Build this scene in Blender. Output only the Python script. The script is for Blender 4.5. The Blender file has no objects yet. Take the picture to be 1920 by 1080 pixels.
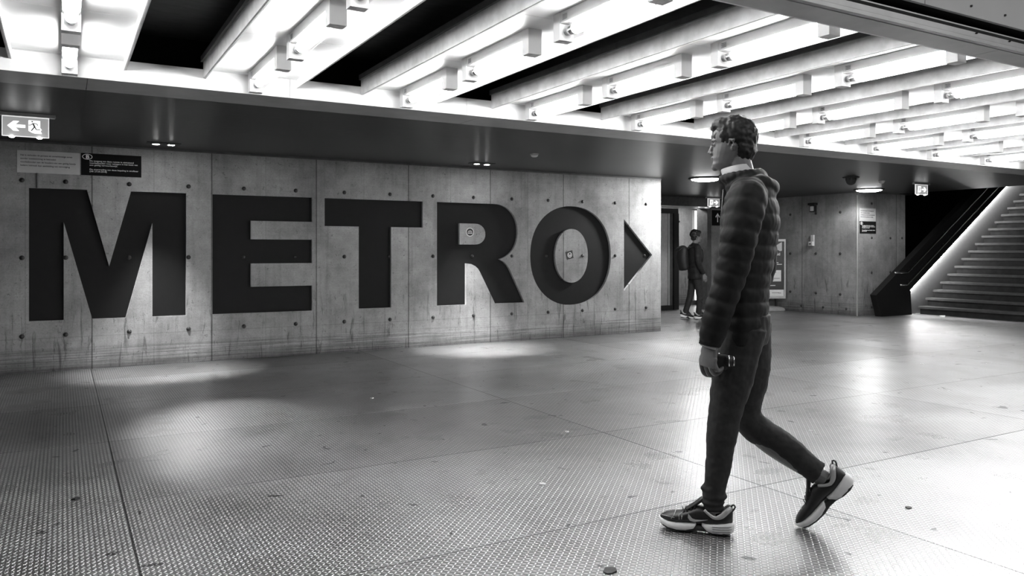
import bpy, bmesh, math, random
from mathutils import Vector, Matrix, noise
random.seed(7)
R = math.radians
PI = math.pi
scn = bpy.context.scene
COL = scn.collection

# ------------------------------------------------------------------ camera, world, exposure
cam_d = bpy.data.cameras.new('camera')
cam = bpy.data.objects.new('camera', cam_d); COL.objects.link(cam)
cam.location = (0, 0, 1.29)
cam.rotation_euler = (R(90), 0, R(-30))
cam_d.sensor_width = 36
cam_d.lens = 1460 / 1920 * 36
cam_d.shift_y = -69 / 1920
cam_d.clip_end = 200
scn.camera = cam
w = bpy.data.worlds.new('world'); scn.world = w; w.use_nodes = True
w.node_tree.nodes['Background'].inputs[0].default_value = (1, 1, 1, 1)
w.node_tree.nodes['Background'].inputs[1].default_value = 0.004
vs = scn.view_settings
scn.display_settings.display_device = 'sRGB'
vs.view_transform = 'Standard'; vs.look = 'None'; vs.gamma = 1; vs.use_curve_mapping = False
vs.exposure = 1.62
scn.cycles.max_bounces = 8
scn.cycles.diffuse_bounces = 4
scn.cycles.transparent_max_bounces = 12
scn.cycles.use_denoising = True
scn.cycles.sample_clamp_indirect = 6

TUBE = 26.0       # emission of the fluorescent tubes


def area(name, loc, rot, sx, sy, power):
    l = bpy.data.lights.new(name, 'AREA'); l.shape = 'RECTANGLE'; l.size = sx; l.size_y = sy; l.energy = power
    o = bpy.data.objects.new(name, l); COL.objects.link(o); o.location = loc; o.rotation_euler = rot
    return o


def spot(name, loc, target, power, deg, blend=.6, rad=.03):
    l = bpy.data.lights.new(name, 'SPOT'); l.energy = power; l.spot_size = R(deg); l.spot_blend = blend
    l.shadow_soft_size = rad
    o = bpy.data.objects.new(name, l); COL.objects.link(o); o.location = loc
    d = Vector(target) - Vector(loc)
    o.rotation_euler = d.to_track_quat('-Z', 'Y').to_euler()
    return o


# lamps of the hall the camera stands in (higher ceiling behind the bulkhead)
area('hall_lamp', (5.5, -0.6, 3.9), (0, 0, 0), 8, 1.2, 62)
# lamp inside the vestibule behind the far header
area('vestibule_lamp', (12.2, 13.4, 2.42), (0, 0, 0), 1.0, .3, 16)

# ------------------------------------------------------------------ materials


def nt(m):
    m.use_nodes = True
    return m.node_tree


class NB:
    """small helper that wires shader nodes"""
    def __init__(s, m):
        s.t = nt(m); s.n = s.t.nodes; s.l = s.t.links
        s.bsdf = s.n['Principled BSDF']

    def put(s, sock, v):
        if isinstance(v, bpy.types.NodeSocket): s.l.new(v, sock)
        else: sock.default_value = v

    def math(s, op, a, b=None, c=None, clamp=False):
        q = s.n.new('ShaderNodeMath'); q.operation = op; q.use_clamp = clamp
        s.put(q.inputs[0], a)
        if b is not None: s.put(q.inputs[1], b)
        if c is not None: s.put(q.inputs[2], c)
        return q.outputs[0]

    def pos(s):
        g = s.n.new('ShaderNodeNewGeometry')
        x = s.n.new('ShaderNodeSeparateXYZ'); s.l.new(g.outputs['Position'], x.inputs[0])
        return g.outputs['Position'], x.outputs[0], x.outputs[1], x.outputs[2]

    def scale(s, vec, sc):
        q = s.n.new('ShaderNodeMapping'); s.l.new(vec, q.inputs[0]); q.inputs['Scale'].default_value = sc
        return q.outputs[0]

    def noise(s, vec, scale, detail=4, rough=.55, dist=0):
        q = s.n.new('ShaderNodeTexNoise'); s.l.new(vec, q.inputs['Vector'])
        q.inputs['Scale'].default_value = scale; q.inputs['Detail'].default_value = detail
        q.inputs['Roughness'].default_value = rough; q.inputs['Distortion'].default_value = dist
        return q.outputs['Fac']

    def ramp(s, f, a, b, c0=0., c1=1.):
        q = s.n.new('ShaderNodeMapRange'); s.put(q.inputs[0], f)
        q.inputs[1].default_value = a; q.inputs[2].default_value = b
        q.inputs[3].default_value = c0; q.inputs[4].default_value = c1
        q.clamp = True
        return q.outputs[0]

    def mul(s, *a):
        r = a[0]
        for b in a[1:]: r = s.math('MULTIPLY', r, b)
        return r

    def line(s, coord, off, pitch, width):
        """1 away from the joint, 0 on it; joints every pitch from off"""
        u = s.math('DIVIDE', s.math('SUBTRACT', coord, off), pitch)
        f = s.math('ABSOLUTE', s.math('SUBTRACT', u, s.math('ROUND', u)))
        return s.ramp(f, width * .4 / pitch, width / pitch)

    def color(s, v):
        c = s.n.new('ShaderNodeCombineColor')
        for i in range(3): s.put(c.inputs[i], v)
        s.l.new(c.outputs[0], s.bsdf.inputs['Base Color'])

    def bump(s, h, dist, strength=1.):
        b = s.n.new('ShaderNodeBump'); s.put(b.inputs['Height'], h)
        b.inputs['Distance'].default_value = dist; b.inputs['Strength'].default_value = strength
        s.l.new(b.outputs[0], s.bsdf.inputs['Normal'])


def plain(name, g, rough=.6, metal=0., emit=0., spec=.5, vary=.06, nscale=14):
    m = bpy.data.materials.new(name); b = NB(m)
    b.bsdf.inputs['Roughness'].default_value = rough
    b.bsdf.inputs['Metallic'].default_value = metal
    b.bsdf.inputs['Specular IOR Level'].default_value = spec
    if vary:
        p, x, y, z = b.pos()
        b.color(b.ramp(b.noise(p, nscale), .3, .7, g * (1 - vary), g * (1 + vary)))
    else:
        b.bsdf.inputs['Base Color'].default_value = (g, g, g, 1)
    if emit:
        b.bsdf.inputs['Emission Color'].default_value = (1, 1, 1, 1)
        b.bsdf.inputs['Emission Strength'].default_value = emit
    return m


def concrete(name, g, axis, off, pitch, hoff=None):
    m = bpy.data.materials.new(name); b = NB(m)
    p, x, y, z = b.pos()
    c = {'x': x, 'y': y}[axis]
    n1 = b.ramp(b.noise(p, 1.3, 5, .6, .3), .3, .72, .6, 1.25)
    n2 = b.ramp(b.noise(p, 9, 6, .65), .3, .75, .86, 1.12)
    n3 = b.ramp(b.noise(p, 70, 3, .7), .25, .7, .84, 1.1)
    streak = b.ramp(b.noise(b.scale(p, (9, 9, .55)), 1.6, 5, .6), .50, .74, 1., .78)
    pits = b.ramp(b.noise(p, 34, 2, .5, 1.2), .665, .70, 1., .6)
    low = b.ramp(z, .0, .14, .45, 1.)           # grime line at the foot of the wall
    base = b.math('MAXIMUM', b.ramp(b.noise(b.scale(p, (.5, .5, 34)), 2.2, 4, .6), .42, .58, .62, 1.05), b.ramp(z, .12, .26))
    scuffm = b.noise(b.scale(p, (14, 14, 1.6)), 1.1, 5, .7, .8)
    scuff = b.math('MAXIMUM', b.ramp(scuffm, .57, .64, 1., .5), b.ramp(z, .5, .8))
    j = b.line(c, off, pitch, .010)
    jj = b.line(c, off + pitch / 2, pitch, .006)
    j = b.ramp(j, 0, 1, .38, 1.); jj = b.ramp(jj, 0, 1, .8, 1.)
    panel = b.math('FLOOR', b.math('DIVIDE', b.math('SUBTRACT', c, off), pitch))
    wn = b.n.new('ShaderNodeTexWhiteNoise'); wn.noise_dimensions = '1D'; b.l.new(panel, wn.inputs['W'])
    pv = b.ramp(wn.outputs[0], 0, 1, .9, 1.08)
    hl = b.ramp(b.line(z, .36, 10, .006), 0, 1, .8, 1.)
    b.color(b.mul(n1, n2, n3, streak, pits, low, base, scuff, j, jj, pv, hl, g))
    b.bsdf.inputs['Roughness'].default_value = .75
    b.bsdf.inputs['Specular IOR Level'].default_value = .3
    b.bump(b.mul(n2, n3, pits, j), .004, .6)
    return m


def soffit_mat(name, g, rough, axis_scale=(1.2, 22, 1)):
    m = bpy.data.materials.new(name); b = NB(m)
    p, x, y, z = b.pos()
    n = b.noise(b.scale(p, axis_scale), 2.2, 6, .65)
    n2 = b.noise(p, 1.1, 4)
    j = b.ramp(b.line(x, 3.15, 3.0, .006), 0, 1, .3, 1)
    b.color(b.mul(b.ramp(n, .3, .7, g * .55, g * 1.4), b.ramp(n2, .3, .7, .7, 1.3), j))
    b.bsdf.inputs['Roughness'].default_value = rough
    b.bsdf.inputs['Specular IOR Level'].default_value = .32
    b.bump(n, .004, .45)
    return m


def floor_mat():
    m = bpy.data.materials.new('tread_plate'); b = NB(m)
    p, x, y, z = b.pos()
    P = .0205
    u = b.math('DIVIDE', x, P); v = b.math('DIVIDE', y, P)
    iu = b.math('FLOOR', u); iv = b.math('FLOOR', v)
    a = b.math('SUBTRACT', b.math('SUBTRACT', u, iu), .5)
    c = b.math('SUBTRACT', b.math('SUBTRACT', v, iv), .5)
    par = b.math('FLOORED_MODULO', b.math('ADD', iu, iv), 2.)
    sgn = b.math('SUBTRACT', b.math('MULTIPLY', par, 2.), 1.)
    c2 = b.math('MULTIPLY', c, sgn)
    s = b.math('ADD', a, c2); t = b.math('SUBTRACT', a, c2)
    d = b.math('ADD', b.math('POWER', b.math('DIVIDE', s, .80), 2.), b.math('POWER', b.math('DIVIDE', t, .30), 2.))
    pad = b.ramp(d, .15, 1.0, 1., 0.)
    seam = b.mul(b.line(x, .27, 3.06, .006), b.line(y, 3.02, 1.455, .006))
    wear = b.ramp(b.noise(p, .8, 5, .6, .4), .3, .7, .72, 1.15)
    grime = b.ramp(b.noise(p, 5, 6, .7, .5), .62, .7, 1., .66)
    spots = b.ramp(b.noise(p, 7.5, 2, .4, .6), .715, .735, 1., .35)
    pu = b.math('FLOOR', b.math('DIVIDE', b.math('SUBTRACT', x, .27), 3.06))
    pv = b.math('FLOOR', b.math('DIVIDE', b.math('SUBTRACT', y, 3.02), 1.455))
    wn = b.n.new('ShaderNodeTexWhiteNoise'); wn.noise_dimensions = '1D'
    b.l.new(b.math('ADD', b.math('MULTIPLY', pu, 7.13), pv), wn.inputs['W'])
    plate = b.ramp(wn.outputs[0], 0, 1, .86, 1.12)
    groove = b.ramp(pad, 0, 1, .42, 1.15)  # grooves darker: dirt plus the shade between bumps put into the colour
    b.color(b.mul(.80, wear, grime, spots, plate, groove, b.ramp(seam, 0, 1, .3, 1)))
    b.bsdf.inputs['Metallic'].default_value = .97
    b.put(b.bsdf.inputs['Roughness'], b.math('ADD', b.ramp(b.noise(p, 2.3, 4), .3, .7, .26, .32), b.ramp(pad, 0, 1, .06, 0.)))
    b.bump(b.math('ADD', pad, b.math('MULTIPLY', seam, 2.)), .0024, 1.)
    return m


M = {}
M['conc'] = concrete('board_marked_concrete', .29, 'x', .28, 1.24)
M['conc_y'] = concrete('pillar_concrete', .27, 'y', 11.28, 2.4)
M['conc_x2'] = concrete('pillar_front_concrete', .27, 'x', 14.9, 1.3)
M['soffit'] = soffit_mat('dark_soffit_boards', .022, .34)
M['plenum'] = soffit_mat('dark_upper_ceiling', .03, .6, (3, 9, 1))
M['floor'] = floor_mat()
M['paint'] = plain('black_letter_paint', .006, .7, spec=.25, vary=.1)
M['white'] = plain('white_enamel', .64, .35, vary=.03)
M['offwhite'] = plain('white_plastic', .50, .4, vary=.03)
M['shadewhite'] = plain('shaded_white_steel', .50, .5, vary=.2, nscale=9)  # duller copy of the white; weaker light on outer fins put into the colour
M['greysteel'] = plain('grey_steel_channel', .09, .5, metal=.2, vary=.2)
M['fascia'] = plain('brushed_grey_metal', .34, .38, metal=.35, vary=.12, nscale=5)
M['panelgrey'] = plain('grey_cladding_panel', .42, .5, vary=.04, nscale=3)
M['black'] = plain('black_metal', .006, .5, vary=.1)
M['void'] = plain('unlit_dark_wall', .006, .8, spec=.2, vary=.1)
M['chrome'] = plain('polished_rail_steel', .6, .2, metal=1, vary=.03)
M['tube'] = plain('lit_tube', .9, .4, emit=TUBE, vary=0)
M['disc'] = plain('lit_disc', .9, .4, emit=9, vary=0)
M['spotlens'] = plain('lit_spot_lens', .9, .4, emit=30, vary=0)
M['led'] = plain('lit_led_strip', .9, .4, emit=30, vary=0)
M['strip'] = plain('lit_window', .9, .4, emit=1.4, vary=0)
M['signglow'] = plain('lit_sign_panel', .3, .4, emit=.075, vary=0)
M['signwhite'] = plain('lit_sign_symbol', .9, .4, emit=.42, vary=0)
M['signedge'] = plain('lit_sign_edge', .8, .3, emit=.22, vary=0)
M['signlamp'] = plain('lit_sign_lamp', .9, .4, emit=5, vary=0)
M['signgrey'] = plain('light_notice_board', .42, .5, vary=.05)
M['signblack'] = plain('black_notice_board', .008, .8, spec=.1, vary=.05)
M['print_dark'] = plain('dark_print', .02, .6, vary=0)
M['print_light'] = plain('white_print', .75, .6, vary=0)
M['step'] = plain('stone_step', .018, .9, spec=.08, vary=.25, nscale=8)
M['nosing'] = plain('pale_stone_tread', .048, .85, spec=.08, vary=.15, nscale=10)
M['skirt'] = plain('pale_stair_wall', .10, .6, vary=.08)
M['glass'] = plain('grey_door_glass', .5, .25, vary=.1)  # pale tone puts the lit interior behind the glass into the colour
M['poster'] = plain('poster_print', .055, .35, vary=.15, nscale=3)
M['paper'] = plain('white_paper', .62, .5, vary=.05)
M['alu'] = plain('aluminium_frame', .6, .3, metal=.5, vary=.04)
M['base'] = plain('grey_plastic_base', .25, .5, vary=.1)
M['skin'] = plain('skin', .13, .5, vary=.08, nscale=30)
M['hair'] = plain('dark_hair', .007, .55, vary=.4, nscale=60)
M['jacket'] = plain('quilted_nylon', .009, .68, spec=.25, vary=.25, nscale=25)
M['cloth'] = plain('dark_cloth', .003, .75, vary=.3, nscale=30)
M['trouser'] = plain('dark_jeans', .014, .8, vary=.3, nscale=40)
M['shoeblack'] = plain('black_shoe_upper', .014, .42, vary=.2, nscale=60)
M['shoewhite'] = plain('white_midsole', .72, .5, vary=.06, nscale=30)
M['shoesilver'] = plain('silver_shoe_trim', .45, .35, metal=.3, vary=.1)
M['rubber'] = plain('black_rubber', .015, .6, vary=.1)
M['plug'] = plain('dark_plug', .02, .5, vary=.2)

mc = bpy.data.materials.new('clear_cover'); t = nt(mc); t.nodes.clear()
o_ = t.nodes.new('ShaderNodeOutputMaterial'); mx = t.nodes.new('ShaderNodeMixShader')
tr = t.nodes.new('ShaderNodeBsdfTransparent'); gl = t.nodes.new('ShaderNodeBsdfGlossy')
mx.inputs[0].default_value = .05
gl.inputs['Roughness'].default_value = .08; tr.inputs[0].default_value = (.93, .93, .93, 1)
t.links.new(tr.outputs[0], mx.inputs[1]); t.links.new(gl.outputs[0], mx.inputs[2])
t.links.new(mx.outputs[0], o_.inputs[0])
M['clear'] = mc

# ------------------------------------------------------------------ mesh helpers


def box(bm, x0, x1, y0, y1, z0, z1):
    vs_ = [bm.verts.new((x, y, z)) for x in (x0, x1) for y in (y0, y1) for z in (z0, z1)]
    for f in ((0, 1, 3, 2), (4, 6, 7, 5), (0, 4, 5, 1), (2, 3, 7, 6), (0, 2, 6, 4), (1, 5, 7, 3)):
        bm.faces.new([vs_[i] for i in f])


def ring(c, ax, ay, n, a=0):
    return [c + ax * math.cos(2 * PI * i / n + a) + ay * math.sin(2 * PI * i / n + a) for i in range(n)]


def loft(bm, rings, cap=True):
    R_ = [[bm.verts.new(p) for p in r] for r in rings]
    n = len(R_[0])
    for a, b in zip(R_, R_[1:]):
        for i in range(n):
            bm.faces.new((a[i], a[(i + 1) % n], b[(i + 1) % n], b[i]))
    if cap:
        bm.faces.new(R_[0][::-1]); bm.faces.new(R_[-1])


def tube(bm, pts, radii, n=12, flat=None):
    """round or oval tube through pts; radii: one (r) or (a,b) per point; flat = the direction of a"""
    pts = [Vector(p) for p in pts]
    ref = Vector(flat) if flat else Vector((0, 0, 1))
    rings = []
    for i, p in enumerate(pts):
        d = (pts[min(i + 1, len(pts) - 1)] - pts[max(i - 1, 0)]).normalized()
        u = ref - d * ref.dot(d)
        if u.length < .05:
            u = Vector((1, 0, 0)) - d * d.x
            if u.length < .05: u = Vector((0, 1, 0)) - d * d.y
        u.normalize(); v = d.cross(u)
        r = radii[i] if isinstance(radii, (list, tuple)) else radii
        ra, rb = r if isinstance(r, (list, tuple)) else (r, r)
        rings.append(ring(p, u * ra, v * rb, n))
    loft(bm, rings)


def smooth_path(pts, vals, step):
    """catmull-rom through pts (with values alongside), sampled about every step"""
    pts = [Vector(p) for p in pts]
    vals = [tuple(v) if isinstance(v, (list, tuple)) else (v, v) for v in vals]
    P, V, S = [], [], []
    s = 0
    for i in range(len(pts) - 1):
        p0 = pts[max(i - 1, 0)]; p1 = pts[i]; p2 = pts[i + 1]; p3 = pts[min(i + 2, len(pts) - 1)]
        k = max(2, int((p2 - p1).length / step))
        for j in range(k + (1 if i == len(pts) - 2 else 0)):
            t = j / k
            q = .5 * ((2 * p1) + (p2 - p0) * t + (2 * p0 - 5 * p1 + 4 * p2 - p3) * t * t + (3 * p1 - p0 - 3 * p2 + p3) * t ** 3)
            if P: s += (q - P[-1]).length
            tt = t * t * (3 - 2 * t)
            P.append(q); S.append(s)
            V.append(tuple(vals[i][c] * (1 - tt) + vals[i + 1][c] * tt for c in range(2)))
    return P, V, S


def limb(bm, pts, radii, n=20, step=.012, quilt=0, amp=0, flat=None, phase=0, wob=0):
    P, V, S = smooth_path(pts, radii, step)
    if quilt or wob:
        V2 = []
        for v, s in zip(V, S):
            k = 0
            if quilt: k += amp * (abs(math.sin(PI * (s + phase) / quilt)) ** .55 - .5)
            if wob: k += wob * noise.noise(Vector((s * 22, phase * 5, 1.3)))
            V2.append((v[0] + k, v[1] + k))
        V = V2
    tube(bm, P, V, n, flat)


def ball(bm, c, rx, ry=None, rz=None, seg=16):
    ry = ry or rx; rz = rz or rx
    g = bmesh.ops.create_uvsphere(bm, u_segments=seg, v_segments=max(6, seg // 2), radius=1)
    for v in g['verts']: v.co = Vector((v.co.x * rx, v.co.y * ry, v.co.z * rz)) + Vector(c)


def cyl(bm, p0, p1, r0, r1=None, n=16):
    tube(bm, [p0, p1], [r0, r0 if r1 is None else r1], n)


def prism(bm, pts, mapf, d0, d1):
    """polygon pts (2d) pushed from depth d0 to d1 through mapf(u, v, d)"""
    a = [bm.verts.new(mapf(u, v, d0)) for u, v in pts]
    b = [bm.verts.new(mapf(u, v, d1)) for u, v in pts]
    n = len(pts)
    bm.faces.new(a); bm.faces.new(b[::-1])
    for i in range(n): bm.faces.new((a[i], b[i], b[(i + 1) % n], a[(i + 1) % n]))


def XZ(u, v, d): return (u, d, v)


def tag(o, label=None, cat=None, group=None, kind=None):
    if label: o['label'] = label
    if cat: o['category'] = cat
    if group: o['group'] = group
    if kind: o['kind'] = kind
    return o


def obj(name, bm, mat, parent=None, bevel=0, smooth=False, label=None):
    me = bpy.data.meshes.new(name)
    bmesh.ops.recalc_face_normals(bm, faces=bm.faces[:])
    bm.to_mesh(me); bm.free()
    o = bpy.data.objects.new(name, me); COL.objects.link(o)
    if mat: me.materials.append(M[mat] if isinstance(mat, str) else mat)
    if parent: o.parent = parent
    if smooth:
        for p in me.polygons: p.use_smooth = True
    if bevel:
        b = o.modifiers.new('edge', 'BEVEL'); b.width = bevel; b.segments = 2; b.limit_method = 'ANGLE'; b.angle_limit = R(40)
    if label: o['label'] = label
    return o


def empty(name, loc, rz=0, label=None, cat=None, group=None):
    o = bpy.data.objects.new(name, None); COL.objects.link(o)
    o.location = loc; o.rotation_euler = (0, 0, rz); o.empty_display_size = .1
    return tag(o, label, cat, group)


def bmn(): return bmesh.new()


def boxobj(name, dims, mat, parent=None, bevel=0, label=None):
    bm = bmn(); box(bm, *dims); return obj(name, bm, mat, parent, bevel, label=label)


def struct(name, bm, mat, parent=None, **k):
    o = obj(name, bm, mat, parent, **k)
    if not parent: o['kind'] = 'structure'
    return o


def baked(tmp):
    """mesh of an object with its modifiers applied; the temporary object is removed"""
    dg = bpy.context.evaluated_depsgraph_get(); dg.update()
    me = bpy.data.meshes.new_from_object(tmp.evaluated_get(dg))
    d = tmp.data; bpy.data.objects.remove(tmp)
    if isinstance(d, bpy.types.Mesh): bpy.data.meshes.remove(d)
    elif isinstance(d, bpy.types.Curve): bpy.data.curves.remove(d)
    return me


def skin(name, bm, voxel, mat, parent, relax=3, rough=None):
    """closed shapes in bm fused to one continuous surface"""
    me = bpy.data.meshes.new(name); bmesh.ops.recalc_face_normals(bm, faces=bm.faces[:]); bm.to_mesh(me); bm.free()
    o = bpy.data.objects.new(name, me); COL.objects.link(o)
    r = o.modifiers.new('fuse', 'REMESH'); r.mode = 'VOXEL'; r.voxel_size = voxel; r.use_smooth_shade = True
    if relax:
        s = o.modifiers.new('relax', 'SMOOTH'); s.factor = .5; s.iterations = relax
    me2 = baked(o); me2.name = name
    if rough:
        amp, sc = rough
        nv = len(me2.vertices); co = [0.] * (nv * 3)
        me2.vertices.foreach_get('co', co)
        nr = [tuple(q.vector) for q in me2.vertex_normals]
        for i in range(nv):
            q = Vector(co[i * 3:i * 3 + 3])
            nn = (noise.noise(q * sc) + .5 * noise.noise(q * sc * 2.3)) * amp
            for k in range(3): co[i * 3 + k] += nr[i][k] * nn
        me2.vertices.foreach_set('co', co); me2.update()
    for p in me2.polygons: p.use_smooth = True
    me2.materials.clear(); me2.materials.append(M[mat])
    o = bpy.data.objects.new(name, me2); COL.objects.link(o); o.parent = parent
    return o


def text_bm(bm, body, size, mapf, x, y, bold=0, align='LEFT', depth=.001, width=None):
    """lettering added to bm; width squeezes the line to that length"""
    c = bpy.data.curves.new('t', 'FONT'); c.body = body; c.size = size; c.align_x = align
    c.extrude = depth; c.offset = bold; c.resolution_u = 3
    o = bpy.data.objects.new('t', c); COL.objects.link(o)
    me = baked(o)
    xs = [v.co.x for v in me.vertices]
    k = 1.
    if width and xs: k = width / (max(xs) - min(xs))
    for v in me.vertices:
        v.co = Vector(mapf(x + v.co.x * k, y + v.co.y, v.co.z))
    bm.from_mesh(me); bpy.data.meshes.remove(me)


# ------------------------------------------------------------------ SETTING
WY = 9.69       # face of the lettered wall
SZ = 2.46       # underside of the low soffit
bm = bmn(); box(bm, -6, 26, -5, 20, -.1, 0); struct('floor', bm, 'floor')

# ---- lettered wall with letters cut into its front slab
HT, HB = 1.961, .547
LET = {
 'M': [[(-.308, HT), (.232, HT), (.448, 1.123), (.666, HT), (1.240, HT), (1.240, HB), (.884, HB), (.884, 1.607), (.612, HB), (.283, HB), (.012, 1.602), (.012, HB), (-.308, HB)]],
 'E': [[(1.528, HT), (2.705, HT), (2.705, 1.657), (1.966, 1.657), (1.966, 1.434), (2.705, 1.434), (2.705, 1.142), (1.966, 1.142), (1.966, .861), (2.705, .861), (2.705, HB), (1.528, HB)]],
 'T': [[(2.865, HT), (4.206, HT), (4.206, 1.608), (3.754, 1.608), (3.754, HB), (3.311, HB), (3.311, 1.608), (2.865, 1.608)]],
}


def arc(cx, cz, rx, rz, a0, a1, n, e=1.):
    out = []
    for i in range(n + 1):
        a = R(a0 + (a1 - a0) * i / n); c, s = math.cos(a), math.sin(a)
        out.append((cx + rx * math.copysign(abs(c) ** e, c), cz + rz * math.copysign(abs(s) ** e, s)))
    return out


LET['R'] = [[(4.415, HT)] + arc(5.30, 1.567, .388, HT - 1.567, 90, -68, 22, .93) + [(5.384, 1.175)] +
            [(5.455, 1.142), (5.512, 1.092), (5.553, 1.035), (5.59, .965)] + [(5.803, HB), (5.318, HB), (5.075, 1.0), (5.045, 1.045), (5.0, 1.082), (4.94, 1.11), (4.859, 1.12), (4.859, HB), (4.415, HB)],
            [(4.757, 1.675)] + arc(5.0, 1.529, .161, .146, 90, -90, 14, .95) + [(4.757, 1.383)]]
LET['O'] = [arc(6.632, 1.224, .731, .742, 0, 360, 72, .93)[:-1], arc(6.632, 1.221, .296, .404, 0, 360, 56, .96)[:-1]]
LET['arrow'] = [[(7.621, 1.791), (8.189, 1.231), (7.621, .665)]]


def curve_plate(loops, thick, name):
    """flat plate with holes: loops nest by the even-odd rule; returns a mesh standing in XZ, front at y=0"""
    c = bpy.data.curves.new(name, 'CURVE'); c.dimensions = '2D'; c.fill_mode = 'BOTH'; c.extrude = thick / 2
    for lp in loops:
        s = c.splines.new('POLY'); s.points.add(len(lp) - 1); s.use_cyclic_u = True
        for p, q in zip(s.points, lp): p.co = (q[0], q[1], 0, 1)
    o = bpy.data.objects.new(name, c); COL.objects.link(o)
    me = baked(o)
    for v in me.vertices: v.co = Vector((v.co.x, -v.co.z + thick / 2, v.co.y))
    return me


loops = [[(-5.5, 0), (8.37, 0), (8.37, SZ), (-5.5, SZ)]]
for k_, v_ in LET.items(): loops += v_
DEP = .042
me = curve_plate(loops, DEP, 'wall_front')
bm = bmn(); bm.from_mesh(me)
bmesh.ops.translate(bm, verts=bm.verts[:], vec=(0, WY, 0))
box(bm, -5.5, 8.37, WY + DEP + .02, WY + .42, 0, SZ)
box(bm, 8.35, 8.37, WY + DEP - .001, WY + DEP + .021, 0, SZ)
wall = struct('wall_front', bm, 'conc')
for k_, lps in LET.items():
    me = curve_plate(lps, .018, 'letter')
    for v in me.vertices: v.co.y += WY + DEP
    nm = 'arrow_symbol' if k_ == 'arrow' else 'letter'
    o = bpy.data.objects.new(nm, me); COL.objects.link(o); me.materials.clear(); me.materials.append(M['paint'])
    if k_ == 'arrow':
        tag(o, 'dark recessed triangle arrow pointing past the wall end', 'arrow')
    else:
        tag(o, {'M': 'huge black recessed letter M, first of the word METRO', 'E': 'huge black recessed letter E between M and T',
                'T': 'huge black recessed letter T between E and R', 'R': 'huge black recessed letter R with a round sticker in its bowl',
                'O': 'huge black recessed letter O beside the triangle arrow'}[k_], 'letter', 'letters of the word METRO')


def plug(parent, p, nrm, r=.026):
    """formwork tie plug: shallow cup ring with a dome"""
    bm = bmn(); n = Vector(nrm); p = Vector(p)
    cyl(bm, p - n * .004, p + n * .006, r, r * .9, 14)
    cyl(bm, p + n * .006, p + n * .016, r * .72, r * .45, 14)
    return obj('tie_plug', bm, 'plug', parent, smooth=True)


# plugs sit on the concrete, or on the paint inside a letter


def inside(x, z, lp):
    c = False
    for i in range(len(lp)):
        (x1, z1), (x2, z2) = lp[i], lp[i - 1]
        if (z1 > z) != (z2 > z) and x < (x2 - x1) * (z - z1) / (z2 - z1) + x1: c = not c
    return c


xs = [-.37, .03] + [.03 + .618 * k for k in range(1, 14)]
for z in (2.04, 1.22, .39):
    for x in xs:
        ins = sum(inside(x, z, lp) for L_ in LET.values() for lp in L_) % 2
        plug(wall, (x, WY + (DEP if ins else 0), z), (0, -1, 0))
# trim where the wall meets the soffit
bm = bmn(); box(bm, -5.5, 8.37, WY - .012, WY, SZ - .022, SZ); struct('trim_1', bm, 'greysteel')

# ---- pillar (concrete block) to the right, passage behind
PX, PY = 13.65, 9.95
bm = bmn(); box(bm, PX, PX + .02, PY + .2495, 12.9, 0, SZ); box(bm, PX + .02, 15.2, PY + .25, 12.9, 0, SZ)
pil = struct('wall_right', bm, 'conc_y')
bm = bmn(); box(bm, PX + .0005, 15.2, PY, PY + .249, 0, SZ); pf = struct('wall_right_front', bm, 'conc_x2')
bm = bmn(); box(bm, PX - .014, PX + .014, PY - .006, PY + .006, .0, SZ - .06); struct('trim_2', bm, 'alu')
for y in (10.34, 10.93, 11.59):
    for z in (2.08, 1.24, .415): plug(pil, (PX, y, z), (-1, 0, 0), .03)
for y in (10.2, 10.75, 11.3): plug(pil, (PX, y, .13), (-1, 0, 0), .026)
for x, z in ((14.1, 2.25), (14.1, 1.56), (14.7, 1.56), (15.09, 1.56), (14.1, .86), (14.7, .86), (14.1, .17)):
    plug(pf, (x, PY, z), (0, -1, 0), .026)
# back of the passage
bm = bmn(); box(bm, 7.5, 13.64, 12.7, 12.95, 2.235, SZ); struct('wall_header', bm, 'greysteel')
bm = bmn(); box(bm, 7.5, 12.3, 12.62, 12.7, 2.225, 2.26); struct('trim_3', bm, 'alu')
bm = bmn(); box(bm, 12.40, PX - .001, 12.72, 13.0, 0, 2.234); struct('wall_back', bm, 'conc_x2')
bm = bmn(); box(bm, 12.28, 12.40, 12.68, 13.0, 0, 2.234); struct('trim_4', bm, 'greysteel')
bm = bmn(); box(bm, 7.0, PX + .6, 14.1, 14.3, 0, 2.7)
vb = struct('wall_vestibule', bm, 'conc_y')
for x, z in ((12.75, 2.0), (12.75, 1.2)): plug(vb, (x, 14.1, z), (0, -1, 0), .026)
bm = bmn(); box(bm, 7, 14.2, 12.95, 14.1, 2.45, 2.5); struct('ceiling_vestibule', bm, 'void')
# window strip of daylight-like glass in the vestibule
bm = bmn(); box(bm, 13.16, 13.24, 14.02, 14.099, .1, 2.28); wi = struct('window_1', bm, 'alu')
bm = bmn(); box(bm, 13.172, 13.228, 14.012, 14.019, .12, 2.26); obj('pane', bm, 'strip', wi)
# sliding door
bm = bmn()
box(bm, 9.6, 11.82, 13.1, 13.2, 2.12, 2.234); box(bm, 11.68, 11.82, 13.08, 13.2, .0, 2.12); box(bm, 9.6, 11.68, 13.1, 13.2, 0, .1)
d = struct('door_1', bm, 'black')
bm = bmn(); box(bm, 9.6, 11.54, 13.14, 13.16, .1, 2.12); obj('pane', bm, 'glass', d)
bm = bmn(); box(bm, 11.54, 11.58, 13.11, 13.18, .1, 2.12); obj('edge_profile', bm, 'alu', d)
bm = bmn(); box(bm, 11.58, 11.68, 13.12, 13.2, .1, 2.12); obj('stile', bm, 'greysteel', d)

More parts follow.
